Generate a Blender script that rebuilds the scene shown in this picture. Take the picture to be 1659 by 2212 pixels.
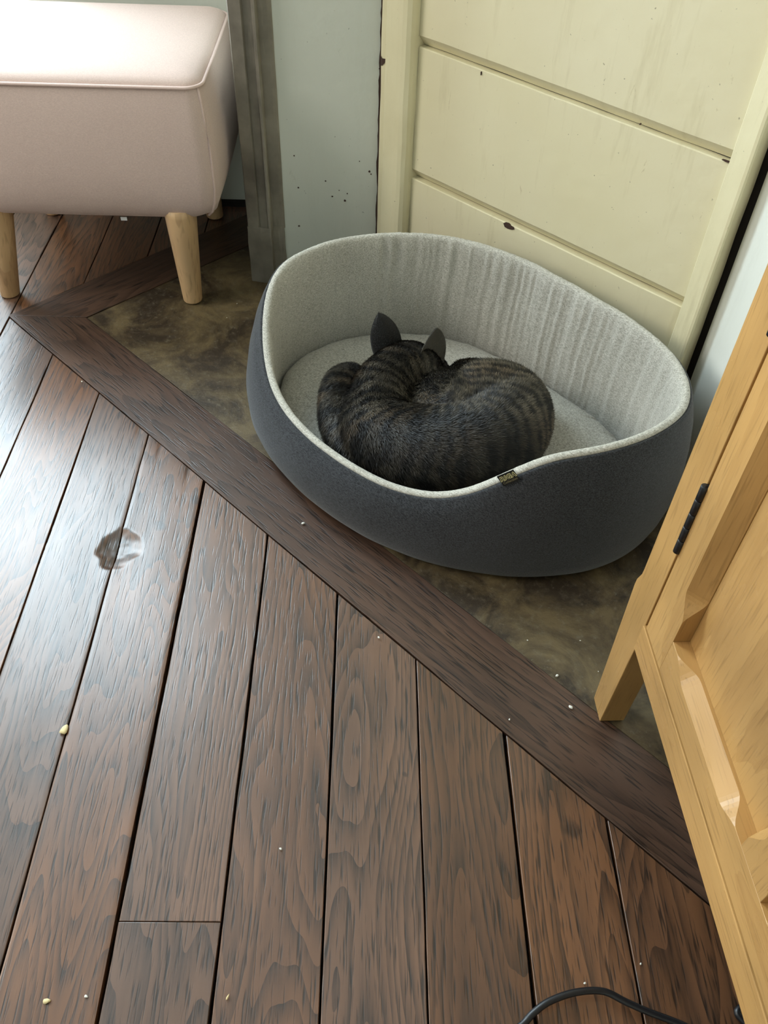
import bpy, bmesh, math, random
import numpy as np
from mathutils import Vector, Matrix, noise
for o in list(bpy.data.objects): bpy.data.objects.remove(o)
S = bpy.context.scene
COL = S.collection
R2 = 2 ** .5
# ------------------------------------------------------------------ camera
cam = bpy.data.cameras.new('camera'); co = bpy.data.objects.new('camera', cam); COL.objects.link(co); S.camera = co
r0 = Vector((.70968571, .70393584, .02864479)); r1 = Vector((.52989486, -.50654567, -.68016389)); r2 = Vector((-.46428185, .49788132, -.73250021))
mw = Matrix.Identity(4)
for i in range(3):
    mw[i][0] = r0[i]; mw[i][1] = -r1[i]; mw[i][2] = -r2[i]
mw[2][3] = 1.0
co.matrix_world = mw
cam.sensor_fit = 'VERTICAL'; cam.sensor_height = 24; cam.lens = 1824.8 / 2212 * 24; cam.clip_start = .02
# ------------------------------------------------------------------ light
def X(u, v, z=0.0): return ((u - v) / R2, (u + v) / R2, z)
w = bpy.data.worlds.new('world'); S.world = w; w.use_nodes = True
w.node_tree.nodes['Background'].inputs[0].default_value = (.75, .87, 1, 1)
w.node_tree.nodes['Background'].inputs[1].default_value = .6
def area(name, u, v, z, sx, sy, direction, power, col):
    l = bpy.data.lights.new(name, 'AREA'); l.shape = 'RECTANGLE'; l.size = sx; l.size_y = sy; l.energy = power; l.color = col
    o = bpy.data.objects.new(name, l); COL.objects.link(o); o.location = X(u, v, z)
    d = Vector(X(*direction)); o.rotation_euler = d.to_track_quat('-Z', 'Y').to_euler()
    return o
area('window_daylight', -1.27, 2.12, 1.33, 1.35, 2.1, (.1, -1, -.12), 130, (.76, .89, 1))
area('window_daylight', -2.95, .75, 1.6, 1.3, 1.6, (1, .05, -.18), 51, (1, .97, .91))
S.view_settings.view_transform = 'Standard'; S.view_settings.look = 'None'; S.view_settings.gamma = 1
S.cycles.max_bounces = 5; S.cycles.diffuse_bounces = 3; S.cycles.glossy_bounces = 2; S.cycles.transmission_bounces = 4; S.cycles.transparent_max_bounces = 8
S.view_settings.use_curve_mapping = False; S.view_settings.exposure = .55
# ------------------------------------------------------------------ helpers
def tag(o, label=None, cat=None, group=None, kind=None):
    for k, v in (('label', label), ('category', cat), ('group', group), ('kind', kind)):
        if v: o[k] = v
    return o
def empty(name, loc=(0, 0, 0), rz=0):
    o = bpy.data.objects.new(name, None); COL.objects.link(o); o.location = loc; o.rotation_euler = (0, 0, rz); o.empty_display_size = .05
    return o
def mesh(name, V, F, mat=None, parent=None, loc=None, rz=0, smooth=False):
    me = bpy.data.meshes.new(name); me.from_pydata([tuple(map(float, v)) for v in V], [], F); me.update()
    bm = bmesh.new(); bm.from_mesh(me); bmesh.ops.recalc_face_normals(bm, faces=bm.faces); bm.to_mesh(me); bm.free()
    return link(name, me, mat, parent, loc, rz, smooth)
def link(name, me, mat=None, parent=None, loc=None, rz=0, smooth=False):
    if mat: me.materials.append(mat)
    if smooth: me.polygons.foreach_set('use_smooth', [True] * len(me.polygons))
    o = bpy.data.objects.new(name, me); COL.objects.link(o)
    if parent: o.parent = parent
    if loc: o.location = loc
    if rz: o.rotation_euler = (0, 0, rz)
    return o
def bevel(o, wd, seg=2, angle=.6):
    m = o.modifiers.new('bevel', 'BEVEL'); m.width = wd; m.segments = seg; m.limit_method = 'ANGLE'; m.angle_limit = angle
    return o
def box(name, a, b, mat, parent=None, bv=0, loc=None, rz=0):
    (x0, y0, z0), (x1, y1, z1) = a, b
    V = [(x, y, z) for z in (z0, z1) for x, y in ((x0, y0), (x1, y0), (x1, y1), (x0, y1))]
    F = [(3, 2, 1, 0), (4, 5, 6, 7)] + [(i, (i + 1) % 4, (i + 1) % 4 + 4, i + 4) for i in range(4)]
    o = mesh(name, V, F, mat, parent, loc, rz)
    return bevel(o, bv) if bv else o
def prism(name, poly, z0, z1, mat, parent=None, bv=0, smooth=False):
    n = len(poly); V = [(x, y, z0) for x, y in poly] + [(x, y, z1) for x, y in poly]
    F = [tuple(range(n))[::-1], tuple(range(n, 2 * n))] + [(i, (i + 1) % n, (i + 1) % n + n, i + n) for i in range(n)]
    o = mesh(name, V, F, mat, parent)
    return bevel(o, bv) if bv else o
def rings(name, RR, mat, parent=None, cap0=True, cap1=True, smooth=True, closed=True, **k):
    n = len(RR[0]); V = [p for r in RR for p in r]; F = []
    for i in range(len(RR) - 1):
        for j in range(n if closed else n - 1):
            a, b = i * n + j, i * n + (j + 1) % n
            F.append((a, b, b + n, a + n))
    if cap0: F.append(tuple(range(n))[::-1])
    if cap1: F.append(tuple(range((len(RR) - 1) * n, len(RR) * n)))
    return mesh(name, V, F, mat, parent, smooth=smooth, **k)
def tube(name, P, rad, mat, parent=None, n=8, closed=False, **k):
    P = [Vector(p) for p in P]; RR = []; m = len(P)
    for i, p in enumerate(P):
        t = (P[(i + 1) % m] - P[i - 1]) if closed else (P[min(i + 1, m - 1)] - P[max(i - 1, 0)])
        t.normalize(); a = t.cross(Vector((0, 0, 1)))
        if a.length < .1: a = t.cross(Vector((0, 1, 0)))
        a.normalize(); b = t.cross(a); r = rad[i] if hasattr(rad, '__len__') else rad
        RR.append([p + a * r * math.cos(q) + b * r * math.sin(q) for q in [2 * math.pi * j / n for j in range(n)]])
    if closed: RR.append(RR[0])
    return rings(name, RR, mat, parent, cap0=not closed, cap1=not closed, **k)
def spline(P, n=8, closed=False):
    P = [np.array(p, float) for p in P]; m = len(P); out = []
    for i in range(m if closed else m - 1):
        g = (lambda k: P[k % m]) if closed else (lambda k: P[min(max(k, 0), m - 1)])
        a, b, c, d = g(i - 1), g(i), g(i + 1), g(i + 2)
        for s in range(n):
            t = s / n
            out.append(.5 * (2 * b + (c - a) * t + (2 * a - 5 * b + 4 * c - d) * t * t + (3 * b - a - 3 * c + d) * t ** 3))
    if not closed: out.append(P[-1])
    return out
# ------------------------------------------------------------------ materials
class NT:
    def __init__(s, name):
        s.m = bpy.data.materials.new(name); s.m.use_nodes = True; s.t = s.m.node_tree; s.N = s.t.nodes; s.L = s.t.links
        s.b = s.N['Principled BSDF']
    def add(s, typ, ins=None, **k):
        n = s.N.new(typ)
        for a, v in k.items(): setattr(n, a, v)
        for i, v in (ins or {}).items():
            if isinstance(v, bpy.types.NodeSocket): s.L.new(v, n.inputs[i])
            else: n.inputs[i].default_value = v
        return n
    def math(s, op, a, b=0., c=0., clamp=False): return s.add('ShaderNodeMath', {0: a, 1: b, 2: c}, operation=op, use_clamp=clamp).outputs[0]
    def mixc(s, f, a, b, mode='MIX'):
        n = s.add('ShaderNodeMix', {0: f, 6: a, 7: b}, data_type='RGBA', blend_type=mode); return n.outputs[2]
    def coord(s, which='Object'): return s.add('ShaderNodeTexCoord').outputs[which]
    def map(s, v, scale=(1, 1, 1), loc=(0, 0, 0), rot=(0, 0, 0)): return s.add('ShaderNodeMapping', {0: v, 1: loc, 2: rot, 3: scale}).outputs[0]
    def noise(s, v, scale=5., detail=3., rough=.5, dist=0.): return s.add('ShaderNodeTexNoise', {'Vector': v, 'Scale': scale, 'Detail': detail, 'Roughness': rough, 'Distortion': dist}).outputs[0]
    def ramp(s, f, lo, hi): return s.add('ShaderNodeMapRange', {0: f, 1: lo, 2: hi, 3: 0., 4: 1.}).outputs[0]
    def bump(s, h, strength=.3, dist=.001, prev=None):
        i = {'Strength': strength, 'Distance': dist, 'Height': h}
        if prev: i['Normal'] = prev
        return s.add('ShaderNodeBump', i).outputs[0]
    def set(s, **k):
        for a, v in k.items():
            a = a.replace('_', ' ')
            if isinstance(v, bpy.types.NodeSocket): s.L.new(v, s.b.inputs[a])
            else: s.b.inputs[a].default_value = v
        return s.m
def c4(c): return (c[0], c[1], c[2], 1)
def srgb(r, g, b): return tuple(((x / 255 + .055) / 1.055) ** 2.4 if x > 10 else x / 255 / 12.92 for x in (r, g, b))
def plain(name, col, rough=.6, **k): return NT(name).set(Base_Color=c4(col), Roughness=rough, **k)
def wood(name, dark, mid, light, ring=1.6, rings_n=9., rough=.4, pore=1., vary=.5, bump=.35, knots=(), ringmix=.75, hue=0., poresc=(26, 360, 60), coat=0.):
    t = NT(name); oi = t.add('ShaderNodeObjectInfo').outputs['Random']
    off = t.add('ShaderNodeCombineXYZ', {0: t.math('MULTIPLY', oi, 37.), 1: t.math('MULTIPLY', oi, 13.), 2: t.math('MULTIPLY', oi, 5.)}).outputs[0]
    p = t.add('ShaderNodeVectorMath', {0: t.coord(), 1: off}, operation='ADD').outputs[0]
    wob = t.noise(t.map(p, (9, 26, 26)), 2., 2.)
    n1 = t.noise(t.map(p, (1.1, 7, 7)), ring, 1.5, .4, 0.)
    ph = t.math('ADD', t.math('MULTIPLY', n1, rings_n * 6.283), t.math('MULTIPLY', wob, 1.6))
    rg = t.math('POWER', t.math('FRACT', t.math('MULTIPLY', ph, .159)), 1.6)
    fine = t.noise(t.map(p, (14, 230, 230)), 1., 2., .65)
    rg2 = t.math('MULTIPLY', rg, t.math('MULTIPLY_ADD', t.ramp(fine, .3, .62), .65, .35))
    st = t.noise(t.map(p, (1.6, 30, 30)), 1., 3., .6)
    pr = t.math('MULTIPLY', t.ramp(t.noise(t.map(p, poresc), 1., 1., .5), .56, .7), pore)
    c = t.mixc(t.ramp(st, .2, .85), c4(mid), c4(light))
    c = t.mixc(t.math('MULTIPLY', rg2, ringmix), c, c4(dark))
    c = t.mixc(t.math('MULTIPLY', pr, .8), c, c4([x * .45 for x in dark]))
    h = t.math('ADD', t.math('MULTIPLY', rg2, -.5), t.math('MULTIPLY', pr, -.8))
    if knots:
        pos = t.add('ShaderNodeNewGeometry').outputs['Position']; km = None; kn = t.math('MULTIPLY', t.math('SUBTRACT', t.noise(pos, 90., 3.), .5), 1.4)
        for (x, y, r, el) in knots:
            q = t.add('ShaderNodeVectorMath', {0: pos, 1: (x, y, 0)}, operation='SUBTRACT').outputs[0]
            q = t.map(q, (1 / r / el, 1 / r, 0), rot=(0, 0, -math.radians(135)))
            d = t.add('ShaderNodeVectorMath', {0: q}, operation='LENGTH').outputs['Value']
            d = t.math('ADD', d, kn)
            m = t.ramp(d, 1.15, .55); km = m if km is None else t.math('MAXIMUM', km, m)
        c = t.mixc(t.math('MULTIPLY', km, .6), c, c4([x * .5 for x in dark])); pass
    val = t.add('ShaderNodeMapRange', {0: oi, 3: 1 - vary * .5, 4: 1 + vary * .5}).outputs[0]
    blotch = t.noise(p, 6., 2.)
    val = t.math('MULTIPLY', val, t.add('ShaderNodeMapRange', {0: blotch, 1: .3, 2: .7, 3: .82, 4: 1.15}).outputs[0])
    oi2 = t.math('FRACT', t.math('MULTIPLY', oi, 7.31))
    hs = t.add('ShaderNodeHueSaturation', {'Color': c, 'Value': val, 'Saturation': t.add('ShaderNodeMapRange', {0: oi2, 3: 1 - hue, 4: 1 + hue}).outputs[0]}).outputs[0]
    rr = t.add('ShaderNodeMapRange', {0: t.noise(t.map(p, (3, 12, 12)), 2., 2.), 1: .3, 2: .7, 3: rough - .07, 4: rough + .1}).outputs[0]
    nb = t.bump(h, bump, .0008)
    return t.set(Base_Color=hs, Roughness=rr, Normal=nb, Coat_Normal=nb, Coat_Weight=coat, Coat_Roughness=.31, Coat_IOR=1.65, Specular_IOR_Level=.35)
def paint(name, col, col2, dirt, rough=.5, sc=3., speck=True, drip=.5):
    t = NT(name); p = t.add('ShaderNodeNewGeometry').outputs['Position']
    c = t.mixc(t.ramp(t.noise(p, sc, 4., .6), .35, .7), c4(col), c4(col2))
    d = t.ramp(t.noise(t.map(p, (9, 9, 1.2)), 2.2, 5., .7), .56, .8)
    c = t.mixc(t.math('MULTIPLY', d, drip), c, c4(dirt))
    if speck:
        c = t.mixc(t.math('MULTIPLY', t.ramp(t.noise(p, 160., 2.), .74, .8), .7), c, c4([x * .4 for x in dirt]))
        sc2 = t.ramp(t.noise(t.map(p, (40, 40, 14), rot=(0, .5, .3)), 1.5, 6., .75, 1.), .66, .7)
        c = t.mixc(t.math('MULTIPLY', sc2, .45), c, c4(dirt))
    h = t.noise(p, 30., 3., .6)
    return t.set(Base_Color=c, Roughness=rough, Normal=t.bump(h, .35, .003))
def fabric(name, a, b, sc=900., rough=.95, sheen=.25, bump=.4, slub=0.):
    t = NT(name); p = t.coord()
    n1 = t.noise(t.map(p, (sc * .18, sc, sc * .5)), 1., 2.); n2 = t.noise(t.map(p, (sc, sc * .18, sc * 1.)), 1., 2.)
    n3 = t.noise(t.map(p, (sc * .35, sc * .35, sc * 1.2)), 1., 2.)
    s = t.math('ADD', t.math('ADD', n1, n2), n3)
    big = t.noise(p, 9., 3.)
    c = t.mixc(t.ramp(t.math('ADD', s, t.math('MULTIPLY', big, .3)), 1.35, 1.95), c4(a), c4(b))
    return t.set(Base_Color=c, Roughness=rough, Sheen_Weight=sheen, Sheen_Roughness=.5, Specular_IOR_Level=.2, Normal=t.bump(s, bump, .0006))

KN = [(-.861, .331, .027, 1.15), (-.858, .403, .009, 1.5), (-.862, .478, .009, 1.5), (-.11, .473, .010, 1.5), (-.658, .221, .007, 1.5), (-.30, .38, .003, 1.3), (-.80, .345, .004, 1.5), (-.845, .43, .004, 1.4)]
KN_ = [(-.858, .403, .011, 1.6), (-.862, .478, .010, 1.7), (-.845, .43, .006, 1.4), (-.80, .345, .006, 1.5), (-.658, .221, .009, 1.6), (-.11, .473, .012, 1.8), (-.60, .36, .008, 1.3), (-.38, .20, .005, 4.), (-.36, .12, .006, 6.),(-.30,.38,.004,1.5),(-.62,.18,.006,8.),(-.66,.25,.004,1.5)]
M_PLANK = wood('aged_oak_floor', srgb(26, 17, 12), srgb(94, 63, 42), srgb(114, 79, 55), ring=1.5, rings_n=25., rough=.42, pore=1., vary=.36, hue=.16, knots=KN, bump=.20, ringmix=.88, coat=.74)
M_BORDER = wood('dark_oak_border', srgb(26, 18, 14), srgb(72, 51, 39), srgb(84, 62, 48), ring=1.2, rings_n=18., rough=.45, pore=1., vary=.2, bump=.28, coat=.2, ringmix=.7)
M_OAK = wood('light_oak', srgb(152, 110, 60), srgb(182, 139, 83), srgb(192, 151, 94), ring=.8, rings_n=8., rough=.30, pore=.35, vary=.12, bump=.12, ringmix=.4, poresc=(20, 400, 400))
M_OAKLEG = wood('beech_leg', srgb(176, 134, 92), srgb(206, 168, 122), srgb(216, 182, 140), ring=.8, rings_n=4., rough=.42, pore=.4, vary=.05, bump=.1, ringmix=.4)
M_CREAM = paint('cream_paint', srgb(232, 223, 190), srgb(226, 216, 178), srgb(182, 167, 124), .42, 2.5, drip=.5)
M_TRIM = paint('cream_trim_paint', srgb(230, 221, 184), srgb(220, 210, 172), srgb(176, 162, 122), .4, 6.)
M_PALE = paint('pale_wall_paint', srgb(214, 216, 204), srgb(206, 210, 198), srgb(184, 188, 172), .6, 2., drip=.2)
M_WHITE = paint('off_white_wall_paint', srgb(226, 226, 216), srgb(218, 220, 210), srgb(196, 196, 184), .6, 2., speck=False, drip=.2)
M_JAMB = paint('weathered_grey_wood', srgb(142, 135, 121), srgb(102, 96, 85), srgb(172, 166, 152), .45, 11., drip=.8)
M_BLACK = plain('black_metal', srgb(24, 24, 25), .4)
M_GAP = plain('dark_gap', srgb(30, 24, 20), .9)
def hearth_mat():
    t = NT('worn_hearth_stone'); p = t.add('ShaderNodeNewGeometry').outputs['Position']
    a = t.noise(p, 9., 8., .7, .5); b = t.noise(p, 60., 5., .75)
    c = t.mixc(t.ramp(a, .42, .6), c4(srgb(52, 41, 28)), c4(srgb(106, 91, 63)))
    c = t.mixc(t.math('MULTIPLY', t.ramp(b, .5, .75), .45), c, c4(srgb(112, 104, 86)))
    c = t.mixc(t.math('MULTIPLY', t.ramp(t.noise(p, 16., 5., .7, .8), .56, .72), .5), c, c4(srgb(60, 46, 34)))
    c = t.mixc(t.math('MULTIPLY', t.ramp(t.noise(p, 120., 3., .6), .62, .72), .3), c, c4(srgb(130, 122, 104)))
    return t.set(Base_Color=c, Roughness=.5, Normal=t.bump(t.math('ADD', a, t.math('MULTIPLY', b, .5)), .5, .004))
M_HEARTH = hearth_mat()
M_SUB = plain('dark_subfloor', srgb(22, 17, 14), .9)
M_PINK = fabric('pink_upholstery', srgb(200, 177, 168), srgb(217, 194, 184), 1500., sheen=.15, bump=.25)
M_PIPE = fabric('pink_piping', srgb(220, 194, 186), srgb(230, 206, 198), 900., sheen=.15, bump=.2)
M_DENIM = fabric('charcoal_melange_fabric', srgb(25, 26, 28), srgb(68, 70, 74), 1000., sheen=.25, bump=.5)
M_LINEN = fabric('light_grey_linen', srgb(152, 149, 138), srgb(206, 203, 193), 900., sheen=.15, bump=.4)
M_CUSH = fabric('light_grey_cushion_fabric', srgb(142, 139, 129), srgb(194, 191, 181), 900., sheen=.15, bump=.4)
# ------------------------------------------------------------------ room shell
def quadwall(name, pts, mat, th=None):
    return mesh(name, pts, [tuple(range(len(pts)))], mat)
HT = 2.5
def slab(name, u0, v0, u1, v1, z0, z1, mat, parent=None, bv=0):
    return prism(name, [X(u0, v0)[:2], X(u1, v0)[:2], X(u1, v1)[:2], X(u0, v1)[:2]], z0, z1, mat, parent, bv)
floor = tag(slab('floor', -3, -2.2, .56, 1.98, -.06, -.017, M_SUB), 'dark gap layer below the old oak parquet and hearth', kind='structure')
random.seed(4); np.random.seed(4)
# planks: strips along v, boundaries in u
UB = [-.720 - .1128 * k for k in range(15, 0, -1)] + [-.720, -.602, -.489, -.378, -.266, -.150, -.037, .0757, .188, .301, .414, .527]
def clip(poly, a, b, c):        # keep a*x+b*y<=c
    out = []
    for i in range(len(poly)):
        p, q = poly[i - 1], poly[i]; dp, dq = a * p[0] + b * p[1] - c, a * q[0] + b * q[1] - c
        if (dp < 0) != (dq < 0):
            t = dp / (dp - dq); out.append((p[0] + (q[0] - p[0]) * t, p[1] + (q[1] - p[1]) * t))
        if dq <= 0: out.append(q)
    return out
DENT = (-.3743, .843)
def plank(name, poly, rz, mat, along, dent=False, top=0.):
    """poly in world xy; along = unit direction of the grain"""
    cx = sum(p[0] for p in poly) / len(poly); cy = sum(p[1] for p in poly) / len(poly)
    c, s = math.cos(rz), math.sin(rz)
    loc = [((x - cx) * c + (y - cy) * s, -(x - cx) * s + (y - cy) * c) for x, y in poly]
    bm = bmesh.new(); vs = [bm.verts.new((x, y, 0)) for x, y in loc]; bm.faces.new(vs)
    xs = [p[0] for p in loc]; ys = [p[1] for p in loc]
    def cut(co, no): bmesh.ops.bisect_plane(bm, geom=bm.verts[:] + bm.edges[:] + bm.faces[:], plane_co=co, plane_no=no)
    x = min(xs) + .05
    while x < max(xs) - .02: cut((x, 0, 0), (1, 0, 0)); x += random.uniform(.04, .09)
    if dent:
        dx, dy = X(*DENT)[:2]; lx = (dx - cx) * c + (dy - cy) * s; ly = -(dx - cx) * s + (dy - cy) * c
        for k in range(-16, 17): cut((lx + k * .003, 0, 0), (1, 0, 0))
        y = min(ys) + .004
        while y < max(ys): cut((0, y, 0), (0, 1, 0)); y += .003
    for v in bm.verts:
        if any(e.is_boundary for e in v.link_edges):
            if abs(v.co.y - min(ys)) < 1e-4 or abs(v.co.y - max(ys)) < 1e-4:
                v.co.y += noise.noise((v.co.x * 9 + cx * 50, v.co.y * 30 + cy * 20, 3)) * .0011 + random.uniform(-.0003, .0003)
    for v in bm.verts:
        z = top + .0006 * noise.noise((v.co.x * 6, v.co.y * 20, cx * 30))
        if dent:
            a, b = (v.co.x - lx) / .040, (v.co.y - ly) / .034
            a += .22 * noise.noise((v.co.x * 45, v.co.y * 45, 1)); b += .22 * noise.noise((v.co.x * 45, v.co.y * 45, 7))
            q = a * a + b * b
            if q < 1: z -= .0066 * (1 - q) ** .9 + .0007 * (1 - q) * noise.noise((v.co.x * 120, v.co.y * 120, 0))
        v.co.z = z
    bmesh.ops.recalc_face_normals(bm, faces=bm.faces)
    bd = [e for e in bm.edges if e.is_boundary]
    r = bmesh.ops.extrude_edge_only(bm, edges=bd)
    nv = [g for g in r['geom'] if isinstance(g, bmesh.types.BMVert)]
    for v in nv: v.co.z = -.016
    for e in bd:
        for v in e.verts: v.co.z -= .0003
    bmesh.ops.recalc_face_normals(bm, faces=bm.faces)
    me = bpy.data.meshes.new(name); bm.to_mesh(me); bm.free()
    o = link(name, me, mat, floor, (cx, cy, 0), rz, smooth=True); me.set_sharp_from_angle(angle=.9)
    bevel(o, .0008, 2, .8)
    return o
A45 = math.radians(135)
gaps = {-.489: .0013, -.378: .0010, -.266: .0022, -.150: .0016, -.037: .0015, .0757: .0009, .188: .0020, .301: .0012}
for k in range(len(UB) - 1):
    a, b = UB[k], UB[k + 1]; ga, gb = gaps.get(a, .0011), gaps.get(b, .0011); um = (a + b) / 2
    a_, b_ = a + ga, b - gb
    segs = []
    if um > -.72:
        near = [X(a_, -1.0)[:2], X(b_, -1.0)[:2], X(b_, 1.6)[:2], X(a_, 1.6)[:2]]
        segs.append(clip(near, 0, 1, .5143 - .0008))
        if um < -.26:
            far = [X(a_, 1.2)[:2], X(b_, 1.2)[:2], X(b_, 1.935)[:2], X(a_, 1.935)[:2]]
            segs.append(clip(far, 1, 0, -1.5408))
    else:
        segs.append([X(a_, -1.0)[:2], X(b_, -1.0)[:2], X(b_, 1.935)[:2], X(a_, 1.935)[:2]])
    for si, s in enumerate(segs):
        if len(s) < 3: continue
        pieces = [s]
        if si == 0:
            jv = .305 if abs(a + .266) < 1e-6 else (-.35 - .9 * ((k * .37) % 1) * .4)
            vn = (-1 / R2, 1 / R2)
            pieces = [clip(s, vn[0], vn[1], jv - .0004), clip(s, -vn[0], -vn[1], -jv - .0004)]
        for pc in pieces:
            if len(pc) >= 3: plank('plank', pc, A45, M_PLANK, None, dent=(si == 0 and min(abs(a + .378), abs(b + .378)) < 1e-6 and pc is pieces[-1]), top=random.uniform(-.0006, .0004))
# border boards and hearth
plank('border_board', [(-1.5395, .5155), (.09, .5155), (.09, .6262), (-1.4285, .6262)], 0, M_BORDER, None, top=.0004)
plank('border_board', [(-1.5400, .5162), (-1.4292, .6270), (-1.4292, 1.30), (-1.54, 1.19)][::-1], math.radians(90), M_BORDER, None, top=.0002)
hb = bmesh.new(); n_ = 60
hp = [(-1.428, .6275), (-.0135, .6275), (-.42, 1.18), (-1.15, 1.18), (-1.428, 1.02)]
plank('hearth_slab', [(-1.428, .6275), (.10, .6275), (-.40, 1.20), (-1.14, 1.20), (-1.428, 1.16)], 0, M_HEARTH, None, top=-.0015)
# walls
WT = .06
def wall(name, u0, v0, u1, v1, mat, z0=-.016, z1=HT, label=None):
    return tag(slab(name, u0, v0, u1, v1, z0, z1, mat), label, kind='structure')
M_ROOM = paint('room_wall_paint', srgb(150, 147, 140), srgb(146, 143, 136), srgb(130, 126, 118), .7, 2., speck=False, drip=.2)
WU0, WU1, WZ0, WZ1 = -1.85, -.70, .35, 2.25
bmw = []
def boxes(name, L, mat, parent=None):
    V = []; F = []
    for (u0, v0, z0, u1, v1, z1) in L:
        o = len(V)
        V += [X(u, v, z) for z in (z0, z1) for u, v in ((u0, v0), (u1, v0), (u1, v1), (u0, v1))]
        F += [tuple(o + i for i in q) for q in [(3, 2, 1, 0), (4, 5, 6, 7), (0, 1, 5, 4), (1, 2, 6, 5), (2, 3, 7, 6), (3, 0, 4, 7)]]
    return mesh(name, V, F, mat, parent)
wb = boxes('wall_back', [(-3, 1.937, -.016, WU0, 2.06, HT), (WU1, 1.937, -.016, -.17, 2.06, HT), (WU0, 1.937, -.016, WU1, 2.06, WZ0), (WU0, 1.937, WZ1, WU1, 2.06, HT)], M_PALE)
tag(wb, 'pale painted wall with the window, behind the pink footstool', kind='structure')
win = tag(boxes('window_1', [(WU0, 1.99, WZ0, WU0 + .06, 2.04, WZ1), (WU1 - .06, 1.99, WZ0, WU1, 2.04, WZ1), (WU0 + .06, 1.99, WZ0, WU1 - .06, 2.04, WZ0 + .06), (WU0 + .06, 1.99, WZ1 - .06, WU1 - .06, 2.04, WZ1), ((WU0 + WU1) / 2 - .03, 1.99, WZ0 + .06, (WU0 + WU1) / 2 + .03, 2.04, WZ1 - .06)], plain('window_paint', (.7, .7, .68), .4)), 'white casement window beside the footstool', kind='structure')
tg = NT('window_glass'); tr = tg.add('ShaderNodeBsdfTransparent', {0: (.96, .98, .97, 1)}); gl = tg.add('ShaderNodeBsdfGlossy', {1: .02}); mx = tg.add('ShaderNodeMixShader', {0: .06, 1: tr.outputs[0], 2: gl.outputs[0]})
tg.L.new(mx.outputs[0], tg.N['Material Output'].inputs[0])
for ua, ub in ((WU0 + .06, (WU0 + WU1) / 2 - .03), ((WU0 + WU1) / 2 + .03, WU1 - .06)):
    boxes('pane', [(ua, 2.012, WZ0 + .06, ub, 2.016, WZ1 - .06)], tg.m, win)
wall('wall_chimney_breast', -.2425, 1.616, .028, 1.936, M_PALE, label='pale grey green wall strip between grey moulding and cream post')
bw = tag(prism('wall_diagonal', [(-1.125, 1.176), (-.40, 1.176), (-.40, 1.24), (-1.125, 1.24)], -.016, HT, M_GAP), 'cream painted board wall across the corner', kind='structure')
wall('wall_right', .538, -2.2, .60, 1.112, M_WHITE, label='off white wall behind the oak cabinet')
wall('wall_left', -3.06, -2.2, -3, 2.06, M_ROOM, label='plain wall on the far left of the room')
wall('wall_front', -3.06, -2.26, .6, -2.2, M_WHITE, label='plain wall behind the viewpoint')
wall('ceiling', -3.06, -2.26, .6, 2.06, plain('ceiling_paint', (.6, .6, .58), .8), HT, HT + .05, 'plain white ceiling')
# boards of the diagonal wall: front face y=1.16, chamfered lower edge
zs = [-.002, .2565, .487, .72, .95, 1.2, 1.5, 1.8, 2.1, 2.49]
for i in range(len(zs) - 1):
    z0, z1 = zs[i], zs[i + 1]; g = .0012; ch = .017 if i else 0
    pr_ = [(1.1605, z1 - g), (1.1625, z1), (1.178, z1), (1.178, z0 + g), (1.1745 if ch else 1.16, z0 + g), (1.16, z0 + g + ch)]
    if not ch: pr_ = [(1.1605, z1 - g), (1.1625, z1), (1.178, z1), (1.178, z0 + g), (1.16, z0 + g)]
    if i == 0: pr_ = [(y - .0008, z) for y, z in pr_]
    nx = 40; RR = []
    for k in range(nx + 1):
        x = -1.046 + (.600) * k / nx
        RR.append([(x, y + (.0006 * noise.noise((x * 7, z * 5, i)) if y < 1.17 else 0), z + (.0009 * noise.noise((x * 12, i, 2)) if abs(z - z0) < .03 or abs(z - z1) < .01 else 0)) for y, z in pr_])
    b = rings('board', RR, M_CREAM, bw, smooth=False)
def blob(name, pts, y, mat, parent, th=.001):
    V = [(x, y, z) for x, z in pts] + [(x, y + th + .002, z) for x, z in pts]; n = len(pts)
    return mesh(name, V, [tuple(range(n)), tuple(range(n, 2 * n))[::-1]] + [(i, (i + 1) % n, (i + 1) % n + n, i + n) for i in range(n)], mat, parent)
M_CHIP = plain('chipped_paint', srgb(66, 46, 36), .8)
def rb(cx, cz, rx, rz, n=11, tilt=0):
    out = []
    for k in range(n):
        a = 2 * math.pi * k / n; r = random.uniform(.65, 1.1); x = r * rx * math.cos(a); z = r * rz * math.sin(a)
        out.append((cx + x, cz + z + tilt * x))
    return out
for q in [(-.8075, .2525, .0135, .0055), (-.9059, .4825, .0012, .0032), (-.4626, .4885, .007, .0012), (-.6047, .4945, .0012, .0012), (-.52, .176, .0018, .0022)]:
    blob('paint_chip', rb(*q), 1.1586, M_CHIP, bw)
# cream post and trims
post = [(-1.1255, 1.1500), (-1.119, 1.1465), (-1.112, 1.1475), (-1.108, 1.1425), (-1.100, 1.1400), (-1.072, 1.1350), (-1.062, 1.1345), (-1.0545, 1.1365), (-1.0485, 1.1420), (-1.0465, 1.150), (-1.0465, 1.175), (-1.1255, 1.175)]
def wobbly(name, prof, z0, z1, mat, amp=.0012, n=60, parent=None, sm=False):
    RR = []
    for k in range(n + 1):
        z = z0 + (z1 - z0) * (k / n)
        RR.append([(x + amp * noise.noise((z * 14, j * .7, 1)), y + amp * .6 * noise.noise((z * 11, j * .9, 5)), z) for j, (x, y) in enumerate(prof)])
    return rings(name, RR, mat, parent, smooth=sm)
t1 = tag(wobbly('trim_1', post, -.0015, 2.4, M_TRIM, n=110), 'thickly painted cream wooden post with rounded moulding and chipped edge', kind='structure')
RR = []
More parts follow.
